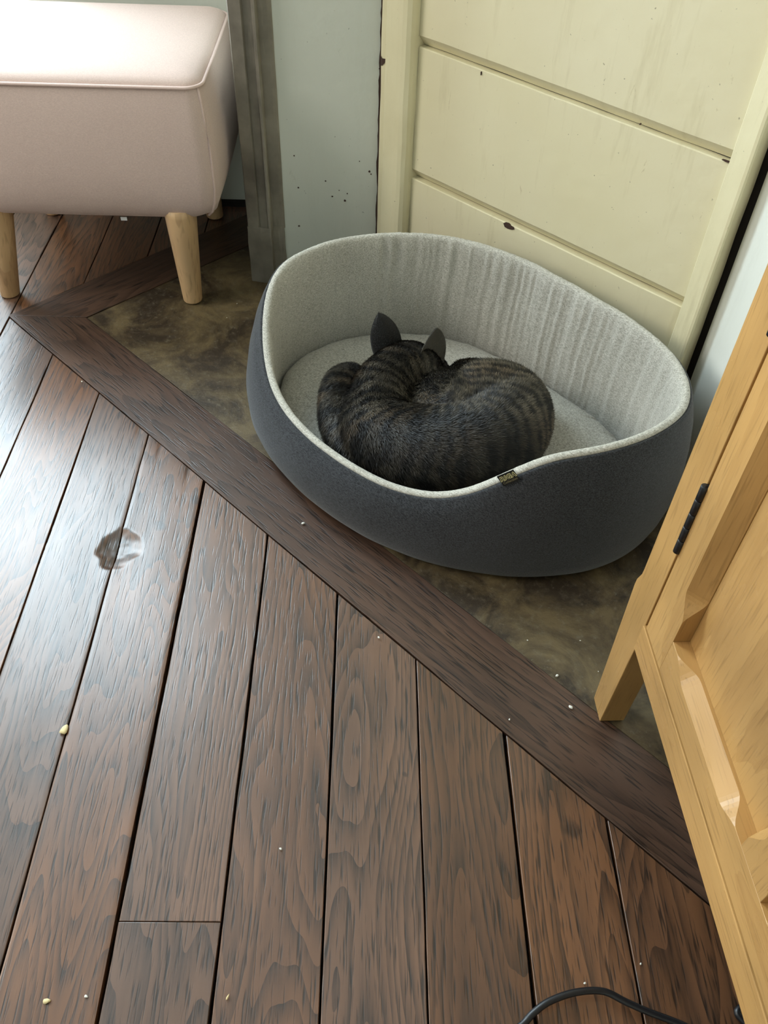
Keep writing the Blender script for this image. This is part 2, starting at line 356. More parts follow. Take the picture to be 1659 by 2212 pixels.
for k in range(241):
    z = 2.4 * k / 240; l_ = .0155 - .0035 * max(0, noise.noise((z * 22, 0, 3)) + .25) - .003 * max(0, noise.noise((z * 70, 2, 3)))
    RR.append([X(l_, 1.6152, z), X(.0265, 1.6152, z), X(.0265, 1.6166, z), X(l_, 1.6166, z)])
t1g = tag(rings('trim_2', RR, M_CHIP, None, smooth=False), 'dark ragged joint between pale wall strip and cream post', kind='structure')
mesh('paint_chip', [(-1.1262, 1.1498, .438), (-1.1190, 1.1455, .440), (-1.1120, 1.1465, .447), (-1.1112, 1.1460, .4535), (-1.1190, 1.1455, .4525), (-1.1262, 1.1495, .4545)], [(0, 1, 2, 3, 4, 5)], M_CHIP, t1)
rt = [(-.4545, 1.172), (-.4545, 1.1500), (-.4525, 1.1460), (-.446, 1.1440), (-.4250, 1.1365), (-.4210, 1.1365), (-.4190, 1.1400), (-.4190, 1.172)]
t2 = tag(wobbly('trim_3', rt, -.0015, 2.4, M_TRIM, amp=.0007, n=110), 'narrow cream painted trim with a black gap beside the white wall', kind='structure')
# grey corner moulding (profile in u,v)
jp = [(-.247, 1.625), (-.2470, 1.606), (-.2455, 1.6035), (-.2240, 1.5985), (-.2225, 1.5995), (-.2210, 1.6055), (-.2060, 1.6030), (-.2035, 1.5955), (-.1990, 1.5945), (-.1970, 1.5990), (-.1955, 1.6095), (-.1800, 1.6105), (-.1740, 1.6120), (-.1720, 1.6145), (-.1720, 1.625)]
jm = tag(wobbly('trim_4', [X(u, v)[:2] for u, v in jp], .118, 2.4, M_JAMB, amp=.0010, n=110), 'weathered grey wooden corner moulding with beads between footstool and cat bed', kind='structure')
pl = [(-.2475, 1.625), (-.2475, 1.603), (-.2200, 1.596), (-.1985, 1.5955), (-.1960, 1.607), (-.1730, 1.611), (-.1715, 1.625)]
RR = []
for k in range(15):
    z = -.0015 + .125 * k / 14
    RR.append([X(u - .001 + .0018 * noise.noise((z * 30, j, 1)), v + .0018 * noise.noise((z * 25, j, 4)), z + (.008 * noise.noise((u * 60, v * 60, 2)) if k == 14 else 0)) for j, (u, v) in enumerate(pl)])
rings('plinth', RR, M_JAMB, jm, smooth=False)
tag(slab('baseboard_back', -3, 1.925, -.2485, 1.9365, -.001, .012, M_GAP), 'thin dark joint along the foot of the pale wall', kind='structure')
for (u, z, r) in [(-.1462, .2678, .0016), (-.0867, .2186, .0018), (-.0735, .1873, .0018), (-.0485, .1792, .0026), (-.0438, .1939, .0014), (-.1411, .2038, .0019), (-.0002, .2406, .0028), (-.143, .1216, .0024), (.015, .43, .002), (-.06, .2, .001), (-.02, .26, .0012), (.003, .235, .0014)]:
    pts = rb(0, 0, r, r * .9, 8); V = [X(u + a, 1.6152, z + b) for a, b in pts] + [X(u + a, 1.617, z + b) for a, b in pts]; n = 8
    mesh('paint_chip', V, [tuple(range(n)), tuple(range(n, 2 * n))] + [(i, (i + 1) % n, (i + 1) % n + n, i + n) for i in range(n)], M_CHIP, bpy.data.objects['wall_chimney_breast'])
# ------------------------------------------------------------------ footstool
SU, SV = -.555, 1.700
st = tag(empty('footstool', X(SU, SV), math.radians(45)), 'pink upholstered footstool with piped seams on tapered pale wooden legs', 'footstool')
HX, HY = .276, .209
def rrect(off, z, rc=.034, m=9, crown=0., bulge=0.):
    hx, hy = HX + off, HY + off; rc = max(.004, rc + off * .3); P = []
    per = []
    for cx_, cy_, a0 in ((hx - rc, hy - rc, 0), (-hx + rc, hy - rc, 90), (-hx + rc, -hy + rc, 180), (hx - rc, -hy + rc, 270)):
        for k in range(m + 1):
            a = math.radians(a0 + 90 * k / m); per.append((cx_ + rc * math.cos(a), cy_ + rc * math.sin(a)))
    out = []
    for i in range(len(per)):
        p, q = per[i], per[(i + 1) % len(per)]; L = math.hypot(q[0] - p[0], q[1] - p[1]); k = 14 if i % (m + 1) == m else 1
        for s in range(k):
            x, y = p[0] + (q[0] - p[0]) * s / k, p[1] + (q[1] - p[1]) * s / k
            bx = 1 - abs(x / hx) ** 2.2 if abs(y) > hy * .9 else 1 - abs(y / hy) ** 2.2
            sc = bulge * max(0, bx)
            if abs(y) > hy * .9: y += math.copysign(sc, y)
            else: x += math.copysign(sc, x)
            out.append((x, y, z))
    return out
prof = [(-.062, .1815, 0), (-.046, .1805, 0), (-.034, .183, 0), (-.022, .190, .001), (-.012, .202, .002), (-.005, .222, .004), (-.001, .25, .006), (0, .285, .007), (-.001, .33, .007), (-.004, .375, .005), (-.008, .41, .003), (-.0115, .4285, .001), (-.012, .4325, .001), (-.0165, .4385, .001), (-.026, .4432, .001), (-.045, .4475, 0), (-.08, .4515, 0), (-.12, .4535, 0), (-.16, .4545, 0), (-.19, .455, 0)]
rings('seat', [rrect(o, z, bulge=b, rc=.034 + (.02 if z < .2 else 0)) for o, z, b in prof], M_PINK, st)
seat = st.children[0] if st.children else bpy.data.objects['seat']
tube('piping', rrect(-.0095, .4305, bulge=.001), .0030, M_PIPE, seat, n=8, closed=True)
for sx, sy in ((1, -1), (-1, -1), (1, 1), (-1, 1)):
    P = []
    for o, z, b in prof[3:12][::-1]:
        hx, hy = HX + o, HY + o; rc = .034 + o * .3
        a = math.radians(38); P.append((sx * (hx - rc + rc * math.cos(a)), sy * (hy - rc + rc * math.sin(a)), z))
    tube('piping', P, .0026, M_PIPE, seat, n=8)
for (u, v, tu, tv) in ((-.363, 1.5235, -.362, 1.527), (-.742, 1.530, -.715, 1.535), (-.3633, 1.8754, -.375, 1.86), (-.742, 1.8754, -.73, 1.86)):
    RR = []
    for z, r in ((0, .0165), (.0015, .0185), (.004, .0195), (.19, .0305), (.205, .031)):
        f_ = z / .19; cx_, cy_ = u + (tu - u) * f_ - SU, v + (tv - v) * f_ - SV
        RR.append([(cx_ + r * math.cos(a), cy_ + r * math.sin(a), z) for a in [2 * math.pi * k / 28 for k in range(28)]])
    rings('leg', RR, None, st)
for l in [o for o in bpy.data.objects if o.name.startswith('leg') and o.parent == st]:
    # grain runs up the leg: turn the mesh on its side inside a rotated object
    l.data.transform(Matrix.Rotation(math.radians(90), 4, 'Y')); l.rotation_euler = (0, math.radians(-90), 0); l.data.materials.append(M_OAKLEG)
box('care_tag', (-.4703 - SU - .006, -HY + .028, .1765), (-.4703 - SU + .006, -HY + .0287, .1835), plain('white_tag', (.8, .8, .8), .6), st)
# ------------------------------------------------------------------ cat bed
BC = np.array([-.673, .872])
rimpts = [  # x, y, z of the outer rim line, going round
 (-1.020, .804, .232), (-1.012, .903, .237), (-.922, 1.043, .238), (-.767, 1.1135, .238), (-.660, 1.1160, .238), (-.569, 1.1085, .238), (-.470, 1.092, .239), (-.393, 1.0600, .241), (-.340, 1.008, .244), (-.315, .957, .247), (-.316, .880, .250), (-.336, .816, .250), (-.388, .745, .240), (-.409, .723, .222), (-.431, .706, .199), (-.449, .694, .179), (-.471, .681, .156), (-.515, .657, .131), (-.569, .638, .119), (-.648, .6215, .117), (-.706, .618, .118), (-.775, .622, .120), (-.832, .6335, .124), (-.882, .652, .134), (-.930, .682, .160), (-.968, .715, .185), (-1.002, .757, .215)]
ra = np.array([[math.atan2(y - BC[1], x - BC[0]), math.hypot(x - BC[0], y - BC[1]), z] for x, y, z in rimpts]); ra = ra[np.argsort(ra[:, 0])]
NT_ = 540; th = np.linspace(-math.pi, math.pi, NT_, endpoint=False)
def per(col):
    a = np.concatenate([ra[:, 0] - 2 * math.pi, ra[:, 0], ra[:, 0] + 2 * math.pi]); v = np.tile(ra[:, col], 3)
    f = np.interp(th, a, v); k = np.exp(-np.linspace(-2, 2, 31) ** 2); k /= k.sum()
    return np.convolve(np.concatenate([f[-15:], f, f[:15]]), k, 'valid')
RHO, HGT = per(1), per(2)
def ring(off, z):
    r = RHO + off
    return [(BC[0] + r[i] * math.cos(th[i]), BC[1] + r[i] * math.sin(th[i]), z[i] if hasattr(z, '__len__') else z) for i in range(NT_)]
bed = tag(empty('cat_bed', (BC[0], BC[1], 0)), 'oval cat bed with charcoal outside and light grey lining, one side dipped low', 'pet bed')
def sh(rg_): return [[(x - BC[0], y - BC[1], z) for x, y, z in r] for r in rg_]
backness = np.clip((np.sin(th) + .2) / 1.2, 0, 1)
ob = .013 * (1 - backness) + .004 + .009 * np.exp(-((th + 2.55) / .5) ** 2) + .008 * np.exp(-((th - .1) / .5) ** 2)
pp = []
for f_, o_ in ((0, -.022), (0, -.010), (.012, .000), (.05, .55), (.15, .85), (.3, 1.1), (.5, 1.15), (.7, .9), (.85, .55), (.93, .25)):
    pp.append(ring(ob * o_ if f_ > .02 else ob * .2 + o_, np.full(NT_, .0005) + (HGT - .002) * f_))
wr = np.array([noise.noise((math.cos(a) * 9, math.sin(a) * 9, 3)) for a in th]) * .0008
pp += [ring(0 + wr, HGT - .006), ring(-.0018 + wr, HGT - .002), ring(-.0042 + wr, HGT - .0002), ring(-.0062 + wr, HGT - .0012)]
rings('outer_cover', sh(pp), M_DENIM, bed, cap0=True, cap1=False)
gath = np.zeros(NT_); fine = np.zeros(NT_)
for i, a in enumerate(th):
    c, s = math.cos(a), math.sin(a)
    gath[i] = noise.noise((c * 16, s * 16, 1)) * .8 + noise.noise((c * 34, s * 34, 2)) * .7
    fine[i] = noise.noise((c * 70, s * 70, 4))
gath = np.sign(gath) * np.abs(gath) ** .8
lp = [ring(-.0060, HGT - .0008), ring(-.0062 + fine * .0005, HGT + .0014), ring(-.0085 + fine * .0007, HGT + .0034 + fine * .0007), ring(-.0125 + fine * .0009, HGT + .0042 + fine * .0009), ring(-.0165 + fine * .0010, HGT + .0026 + fine * .0007), ring(-.0192 + .001 * gath, HGT - .002)]
for k in range(1, 15):
    f_ = k / 14; z = HGT - .002 - (HGT - .010) * f_
    amp = .0042 * (1 - .35 * f_) ; drift = np.roll(gath, int(4 * f_)) * .75 + .25 * np.roll(gath, int(-9 * f_))
    lp.append(ring(-.0205 + .003 * f_ - .003 * math.sin(f_ * 3.14) + amp * drift + .0006 * fine, z))
rings('inner_lining', sh(lp), M_LINEN, bed, cap0=False, cap1=True)
# cushion: puffed pad
cp = []
edge = np.array([noise.noise((math.cos(a) * 11, math.sin(a) * 11, 8)) for a in th])
right = np.exp(-((th - .75) / .5) ** 2)
for t_, o_, z_ in ((0, -.034, .006), (0, -.026, .012), (0, -.0245, .024), (0, -.0265, .036), (0, -.034, .0445), (0, -.046, .0500), (0, -.07, .0540), (0, -.10, .0555), (0, -.14, .056), (0, -.18, .0555), (0, -.22, .055)):
    k = math.exp(-((o_ + .036) / .02) ** 2)
    cp.append(ring(o_ + .0012 * edge * k, z_ + (edge * .0012 + right * fine * .005) * k))
cush = rings('cushion', sh(cp), M_CUSH, bed)
# woven label at the rim
ang = math.radians(-33.5); i0 = int((ang + math.pi) / (2 * math.pi) * NT_)
def rp(i): return Vector((BC[0] + RHO[i % NT_] * math.cos(th[i % NT_]), BC[1] + RHO[i % NT_] * math.sin(th[i % NT_]), HGT[i % NT_]))
ta = (rp(i0 + 5) - rp(i0 - 5)).normalized()
view = (Vector((0, 0, 1)) - rp(i0)).normalized()
upv = (Vector((0, 0, 1)) + view * -.15); upv = (upv - ta * upv.dot(ta)).normalized(); nrm = ta.cross(upv).normalized()
if nrm.dot(view) < 0: nrm = -nrm
base = rp(i0) + Vector((math.cos(ang), math.sin(ang), 0)) * .0006 - upv * .003
LW, LH = .0128, .0185
def lab(x, y, d): return base + ta * x + upv * y + nrm * d - Vector((BC[0], BC[1], 0))
if ta.cross(upv).dot(nrm) < 0: pass
V = [lab(x, y, d) for d in (0, .0009) for x, y in ((-LW, 0), (LW, 0), (LW, LH), (-LW, LH))]
tg_ = tag(mesh('label_tag', V, [(3, 2, 1, 0), (4, 5, 6, 7), (0, 1, 5, 4), (1, 2, 6, 5), (2, 3, 7, 6), (3, 0, 4, 7)], plain('black_woven_tag', srgb(16, 16, 15), .7), bed), 'small black woven tag')
def letters(name, txt, size, x, y, d, mat, off=0., ext=.00008, sp=1.):
    cu = bpy.data.curves.new(name, 'FONT'); cu.body = txt; cu.size = size; cu.align_x = 'CENTER'; cu.offset = off; cu.extrude = ext; cu.shear = .25; cu.space_character = sp; cu.resolution_u = 4
    o = bpy.data.objects.new(name, cu); COL.objects.link(o)
    dg = bpy.context.evaluated_depsgraph_get(); me = bpy.data.meshes.new_from_object(o.evaluated_get(dg)); bpy.data.objects.remove(o)
    sgn = 1 if ta.cross(upv).dot(nrm) > 0 else -1
    for v in me.vertices:
        v.co = lab(sgn * (v.co.x) + x, v.co.y + y, d + v.co.z)
    me.name = name; me.materials.clear()
    return link(name, me, mat, tg_)
letters('lettering', 'RIGA', .0098, 0, .0086, .00105, plain('cream_thread', srgb(232, 226, 170), .6), off=.0007, sp=1.12)
letters('lettering', 'RIGA', .0098, 0, .0086, .00130, plain('black_thread', srgb(12, 12, 12), .6), off=.0000, sp=1.12)
letters('lettering', 'Collection', .0052, 0, .0030, .00105, plain('dull_gold_thread', srgb(120, 112, 84), .6), off=.00005)
# ------------------------------------------------------------------ cat
CO = (.115, 1.05)
cat = tag(empty('cat', X(CO[0], CO[1], .05), math.radians(45)), 'dark brown tabby cat curled up asleep in the cat bed', 'cat')
def blobs():
    bm = bmesh.new()
    def ell(c, r, rot=(0, 0, 0)):
        m = Matrix.Translation((c[0] - CO[0], c[1] - CO[1], c[2] - .05)) @ Matrix.Rotation(rot[2], 4, 'Z') @ Matrix.Rotation(rot[1], 4, 'Y') @ Matrix.Rotation(rot[0], 4, 'X') @ Matrix.Diagonal((r[0], r[1], r[2], 1))
        bmesh.ops.create_icosphere(bm, subdivisions=4, radius=1, matrix=m)
    def chain(P, n=7):
        for p in spline(P, n): ell(p[:3], (p[3], p[3], p[3] * (p[4] if len(p) > 4 else 1)))
    # back arc: shoulders - spine - rump - thigh
    chain([(.015, 1.055, .112, .050), (.020, 1.000, .112, .060), (.060, .960, .116, .066), (.120, .950, .118, .069), (.180, .965, .116, .070), (.226, 1.015, .112, .068), (.238, 1.075, .104, .062), (.220, 1.125, .094, .052), (.175, 1.150, .088, .042)])
    ell((.150, 1.055, .095), (.100, .095, .068))
    ell((.205, 1.070, .112), (.085, .085, .060))
    # neck and head
    chain([(.022, 1.045, .120, .050), (.030, 1.090, .124, .050), (.052, 1.130, .120, .050)])
    ell((.072, 1.155, .108), (.060, .052, .052), (0, 0, -.25))
    ell((.098, 1.185, .088), (.036, .040, .034), (0, 0, -.5))
    ell((.112, 1.170, .096), (.030, .034, .032))
    # folded limb on the outer side
    chain([(-.026, 1.150, .098, .026), (-.040, 1.125, .102, .032), (-.042, 1.080, .098, .036), (-.032, 1.030, .092, .040), (-.006, .985, .086, .042), (.035, .945, .082, .042)])
    # tail along the front
    chain([(.262, 1.030, .074, .026), (.250, .975, .074, .026), (.205, .928, .076, .026), (.140, .902, .078, .027), (.075, .905, .078, .028), (.020, .935, .078, .028), (-.010, .965, .080, .027)])
    me = bpy.data.meshes.new('tmp'); bm.to_mesh(me); bm.free()
    o = bpy.data.objects.new('tmp', me); COL.objects.link(o)
    m = o.modifiers.new('r', 'REMESH'); m.mode = 'VOXEL'; m.voxel_size = .0034
    m = o.modifiers.new('s', 'SMOOTH'); m.factor = .5; m.iterations = 9
    dg = bpy.context.evaluated_depsgraph_get(); me2 = bpy.data.meshes.new_from_object(o.evaluated_get(dg)); bpy.data.objects.remove(o)
    return me2
me = blobs()
def ear(bl, br, tip, facing, depth=.010, curl=.5):
    """cupped ear: bl/br base corners, tip, facing = direction the opening looks"""
    bl, br, tip, fc = map(Vector, (bl, br, tip, facing)); fc.normalize(); o = Vector((CO[0], CO[1], .05)); n, m = 14, 12; out = []; inn = []
    for i in range(n + 1):
        t = i / n; w_ = (1 - t ** 2.3) ** .75 ; ctr = (bl + br) / 2 * (1 - t) + tip * t; half = (br - bl) / 2 * w_ * (1 + .06 * math.sin(t * math.pi))
        for j in range(m + 1):
            s = j / m * 2 - 1; p = ctr + half * s - fc * depth * (1 - s * s) * (1 - t) ** .6 - o
            th_ = .0020 * (1 - abs(s) ** 4) + .0006
            out.append(p - fc * th_); inn.append(p + fc * th_ * .3)
    V = out + inn; K = (n + 1) * (m + 1); F = []
    for i in range(n):
        for j in range(m):
            a = i * (m + 1) + j; F += [(a, a + 1, a + m + 2, a + m + 1), (K + a, K + a + m + 1, K + a + m + 2, K + a + 1)]
    for i in range(n):
        a = i * (m + 1); b = a + m; F += [(a, a + m + 1, K + a + m + 1, K + a), (b, K + b, K + b + m + 1, b + m + 1)]
    return V, F
bm = bmesh.new(); bm.from_mesh(me); nbody = len(bm.verts)
EARS = [((.012, 1.185, .122), (.060, 1.187, .146), (.0190, 1.199, .196), (.15, .95, .1)), ((.084, 1.130, .128), (.132, 1.169, .122), (.1160, 1.176, .184), (.72, -.62, .25))]
eark = []
for e in EARS:
    V, F = ear(*e, depth=.011); vs = [bm.verts.new(v) for v in V]; eark += [e] * len(V)
    for f in F: bm.faces.new([vs[i] for i in f])
bmesh.ops.recalc_face_normals(bm, faces=bm.faces)
bm.to_mesh(me); bm.free()
# coat: colour of every vertex from its place along the spine
SP = np.array(spline([(.105, 1.200, .10), (.075, 1.165, .155), (.045, 1.115, .170), (.028, 1.06, .170), (.035, 1.00, .172), (.080, .952, .176), (.140, .945, .180), (.200, .975, .178), (.240, 1.03, .165), (.262, 1.09, .130), (.255, 1.13, .09)], 16))
SP[:, 0] -= CO[0]; SP[:, 1] -= CO[1]; SP[:, 2] -= .05
SL = np.concatenate([[0], np.cumsum(np.linalg.norm(np.diff(SP, axis=0), axis=1))])
TG = np.gradient(SP, axis=0); TG /= np.linalg.norm(TG, axis=1)[:, None]
def nearest(P):
    idx = np.empty(len(P), int); dd = np.empty(len(P))
    for a in range(0, len(P), 4000):
        d = np.linalg.norm(P[a:a + 4000, None, :] - SP[None], axis=2); idx[a:a + 4000] = d.argmin(1); dd[a:a + 4000] = d.min(1)
    return idx, dd
nv = len(me.vertices); P = np.empty(nv * 3); me.vertices.foreach_get('co', P); P = P.reshape(-1, 3)
NN = np.empty(nv * 3); me.vertices.foreach_get('normal', NN); NN = NN.reshape(-1, 3)
idx, dd = nearest(P); sl = SL[idx]
wb_ = np.array([noise.noise(Vector(p) * 16) for p in P]); w2 = np.array([noise.noise(Vector(p) * 45 + Vector((5, 0, 0))) for p in P]); w3 = np.array([noise.noise(Vector(p) * 90) for p in P])
def sstep(x, a, b): t = np.clip((x - a) / (b - a), 0, 1); return t * t * (3 - 2 * t)
stripe = sstep(np.sin(sl * 2 * math.pi / .021 + wb_ * 5.5 + w2 * .8 + dd * 20) * (.45 + .9 * np.abs(wb_)) + w2 * 1.0 + w3 * .7, -.4, .4)
dark = np.array(srgb(15, 14, 13)); lite = np.array(srgb(122, 113, 97)); warm = np.array(srgb(112, 92, 68))
colr = lite[None] * (1 + .5 * wb_[:, None]) * (1 - sstep(w2, -.1, .6)[:, None] * .3) + (warm - lite)[None] * sstep(wb_, .0, .5)[:, None] * .7
colr = colr * (1 - stripe[:, None] * .95) + dark[None] * stripe[:, None] * .95
U_, V_, Z_ = P[:, 0] + CO[0], P[:, 1] + CO[1], P[:, 2] + .05
def mixto(mask, c): 
    global colr
    colr = colr * (1 - mask[:, None]) + np.array(c)[None] * mask[:, None]
headm = sstep(V_, 1.125, 1.165) * sstep(U_, .165, .135) * sstep(Z_, .08, .11)
mixto(headm * .6, srgb(30, 27, 24))
mixto(sstep(dd, .022, .006) * .55 * sstep(sl, .05, .09), srgb(24, 22, 20))                       # dorsal line
mixto(sstep(V_, .985, .935) * .72, srgb(22, 21, 20))                                               # tail
mixto(sstep(U_, -.005, -.03) * .6 * sstep(w2, .4, -.3), srgb(26, 24, 22))
silver = np.exp(-(((U_ - .125) / .030) ** 2 + ((V_ - 1.115) / .022) ** 2)); mixto(np.clip(silver, 0, 1) * .55 * (1 - stripe * .6), srgb(150, 147, 136))
# ears: dark backs, greyer inside
K1 = len(eark) // 4
for e in range(2):
    b0 = nbody + e * 2 * K1
    colr[b0:b0 + K1] = srgb(26, 24, 22) if e == 0 else srgb(60, 55, 48); colr[b0 + K1:b0 + 2 * K1] = srgb(90, 80, 72) if e == 0 else srgb(124, 118, 106)
colr = np.clip(colr, .003, 1)
ca = me.color_attributes.new('coat', 'FLOAT_COLOR', 'POINT'); buf = np.ones((nv, 4)); buf[:, :3] = colr * .34; ca.data.foreach_set('color', buf.ravel())
def fur_mat(name, sheen):
    t = NT(name); a = t.add('ShaderNodeAttribute', attribute_name='coat').outputs['Color']
    return t.set(Base_Color=a, Roughness=.5, Specular_IOR_Level=.35, Sheen_Weight=sheen)
body = link('body', me, fur_mat('cat_skin_coat', .1), cat, smooth=True)
# fur: tapered strands lying along the flow of the coat
me.calc_loop_triangles(); T = np.empty(len(me.loop_triangles) * 3, int); me.loop_triangles.foreach_get('vertices', T); T = T.reshape(-1, 3)
a_, b_, c_ = P[T[:, 0]], P[T[:, 1]], P[T[:, 2]]; ar = np.linalg.norm(np.cross(b_ - a_, c_ - a_), axis=1) / 2
isear = T.min(1) >= nbody; wgt = ar * np.where(isear, .45, 1.) * (((a_ + b_ + c_)[:, 2] / 3) > -.01)
rng = np.random.default_rng(2); NF = 170000
ti = rng.choice(len(T), NF, p=wgt / wgt.sum()); r1_, r2_ = rng.random(NF), rng.random(NF); fl_ = r1_ + r2_ > 1; r1_[fl_] = 1 - r1_[fl_]; r2_[fl_] = 1 - r2_[fl_]
W = np.stack([1 - r1_ - r2_, r1_, r2_], 1)
fp = (P[T[ti]] * W[..., None]).sum(1); fn = (NN[T[ti]] * W[..., None]).sum(1); fn /= np.linalg.norm(fn, axis=1)[:, None] + 1e-9
fc = (colr[T[ti]] * W[..., None]).sum(1) * .50; fi, _ = nearest(fp); ft = TG[fi]
er = isear[ti]; ft = np.where(er[:, None], np.array([[0, .15, 1.]]), ft)
# side hair falls away from the spine
away = fp - SP[fi]; ft = ft + np.where(er[:, None], 0, away * 9.)
ft = ft - fn * (ft * fn).sum(1)[:, None]; ft /= np.linalg.norm(ft, axis=1)[:, None] + 1e-9
hd = (fp[:, 1] + CO[1] > 1.13) & (fp[:, 0] + CO[0] < .15) & (fp[:, 2] > .04)
Lh = np.where(er, .0035, np.where(hd, .0055, .0085)) * rng.uniform(.7, 1.25, NF)
jit = rng.normal(0, .17, (NF, 3)); d1 = ft * .8 + fn * np.where(er, .25, .42)[:, None] + jit; d1 /= np.linalg.norm(d1, axis=1)[:, None]
d2 = ft * .95 + fn * .16 + jit * 1.2; d2 /= np.linalg.norm(d2, axis=1)[:, None]
side = np.cross(d1, fn); side /= np.linalg.norm(side, axis=1)[:, None] + 1e-9; wd = np.where(er, .0003, .00046)[:, None]
q0 = fp - fn * .0005; q1 = fp + d1 * Lh[:, None] * .5; q2 = q1 + d2 * Lh[:, None] * .5
VV = np.stack([q0 - side * wd, q0 + side * wd, q1 + side * wd * .75, q1 - side * wd * .75, q2], 1).reshape(-1, 3)
fb = np.arange(NF) * 5
fm = bpy.data.meshes.new('fur'); fm.vertices.add(NF * 5); fm.vertices.foreach_set('co', VV.ravel())
li = np.stack([fb, fb + 1, fb + 2, fb + 3, fb + 3, fb + 2, fb + 4], 1).ravel(); fm.loops.add(NF * 7); fm.loops.foreach_set('vertex_index', li)
ls = np.stack([np.arange(NF) * 7, np.arange(NF) * 7 + 4], 1).ravel(); fm.polygons.add(NF * 2); fm.polygons.foreach_set('loop_start', ls); fm.update(calc_edges=True)
sc_ = rng.lognormal(-.03, .36, NF)[:, None]; tipc = np.clip(fc * sc_ * 1.15, 0, 1); basec = fc * .75
cc = np.ones((NF, 5, 4)); cc[:, :2, :3] = basec[:, None]; cc[:, 2:4, :3] = (fc * sc_)[:, None]; cc[:, 4, :3] = tipc
fa = fm.color_attributes.new('coat', 'FLOAT_COLOR', 'POINT'); fa.data.foreach_set('color', cc.ravel())
tag(link('fur', fm, fur_mat('cat_fur', .0), cat), kind='stuff')
# ------------------------------------------------------------------ oak cabinet
# local x = width (towards the viewer), y = depth (into the wall), origin under the outer front corner of the leg
TILT = math.atan(.043)
wdir = Vector(X(.043, -1, 0)).normalized(); crz = math.atan2(wdir.y, wdir.x)
cab = tag(empty('cabinet', X(.3130, .602), crz), 'light oak cabinet with recessed panel door and black hinge against white wall', 'cabinet')
# local y axis = rot90 of wdir = (+u) direction
def cb(name, a, b, mat=M_OAK, parent=cab, bv=.0012, up=False):
    """box in cabinet space; up = vertical grain"""
    if not up: return box(name, a, b, mat, parent, bv)
    (x0, y0, z0), (x1, y1, z1) = a, b
    return upright(box(name, a, b, mat, parent, bv))
def upright(o):
    o.data.transform(Matrix.Rotation(math.radians(90), 4, 'Y')); o.rotation_euler = (0, math.radians(-90), 0); return o
CW, CD, CH = .72, .198, .86
# corner posts; the one in view is stepped and tapers to the foot
def postmesh(flip, y0, y1):
    prof_ = [(0, .0105, .0450), (.002, .0098, .0455), (.187, .0012, .0530), (.236, -.0012, .0530), (.246, -.0005, .0530), (.262, .0055, .0530), (.272, .0062, .0530), (CH - .02, .0062, .0530)]
    RR = []
    for z, a, b in prof_:
        if flip: a, b = CW - b, CW - a
        RR.append([(a, y0, z), (b, y0, z), (b, y1, z), (a, y1, z)])
    return upright(bevel(rings('post', RR, M_OAK, cab, smooth=False), .0009, 2, .5))
for fl2 in (0, 1):
    postmesh(fl2, .0015, .034); postmesh(fl2, CD - .034, CD)
cb('side_panel', (.012, .034, .19), (.030, CD - .034, CH - .02), up=True); cb('side_panel', (CW - .03, .034, .19), (CW - .012, CD - .034, CH - .02), up=True)
cb('back_panel', (.054, CD - .012, .19), (CW - .054, CD - .002, CH - .02)); cb('bottom_panel', (.0545, .052, .1885), (CW - .0545, CD - .0125, .2025))
cb('top_board', (-.012, -.014, CH - .02), (CW + .012, CD + .002, CH), bv=.003)
cb('apron', (.0545, .050, CH - .06), (CW - .0545, .066, CH - .0205))
# frame rail under the door, then the door itself
box('frame_rail', (.0535, -.0012, .187), (CW - .0535, .030, .2306), M_OAK, cab, .0010)
door = empty('door', (0, 0, 0)); door.parent = cab
D0, D1, DF, DB, RC = .0592, CW - .0592, 0., .026, .0178      # left, right, front, back, panel recess
RZ0, RZ1 = .2340, .2860; TZ0, TZ1 = CH - .085, CH - .024
SW = .0540
def chamf(z, z0, z1, c, L=.036):
    f = min(1, max(0, min((z - z0) / L, (z1 - z) / L))); return c * f * f * (3 - 2 * f)
def stile(x0, x1, l, r, z0, z1, za, zb, name='stile', back=DB):
    """upright member; l / r = size of the stopped chamfer on either arris, running from za to zb"""
    RR = []
    for z in [z0, (z0 + za) / 2, za] + [za + .036 * k / 8 for k in range(1, 9)] + [zb - .036 * (1 - k / 8) for k in range(8)] + [zb, z1]:
        f = chamf(z, za, zb, 1.); cl, cr = max(.0003, l * f), max(.0003, r * f)
        RR.append([(x0, DF + min(cl * 1.05, RC - .001), z), (x0 + cl, DF, z), (x1 - cr, DF, z), (x1, DF + min(cr * 1.05, RC - .001), z), (x1, back, z), (x0, back, z)])
    return upright(rings(name, RR, M_OAK, door, smooth=False))
stile(D0, D0 + SW, 0, .0160, RZ0, TZ1, .316, TZ0 - .03); stile(D1 - SW, D1, .0160, 0, RZ0, TZ1, .316, TZ0 - .03)
MU = (.3210, .3680)
def rail(z0, z1, up, x0, x1):
    RR = []; xs = [x0]
    for xa, xb in ((x0 + .012, MU[0] - .012), (MU[1] + .012, x1 - .012)):
        xs += [xa + .036 * k / 8 for k in range(9)] + [xb - .036 * (1 - k / 8) for k in range(9)]
    for x in xs + [x1]:
        c = max(.0003, chamf(x, x0 + .012, MU[0] - .012, .0145), chamf(x, MU[1] + .012, x1 - .012, .0145))
        if up: r = [(x, DF, z0), (x, DF, z1 - c), (x, DF + c, z1), (x, DB, z1), (x, DB, z0)]
        else: r = [(x, DF, z1), (x, DB, z1), (x, DB, z0), (x, DF + c, z0), (x, DF, z0 + c)]
        RR.append(r)
    return rings('rail', RR, M_OAK, door, smooth=False)
rail(RZ0, RZ1, True, D0 + SW + .0002, D1 - SW - .0002); rail(TZ0, TZ1, False, D0 + SW + .0002, D1 - SW - .0002)
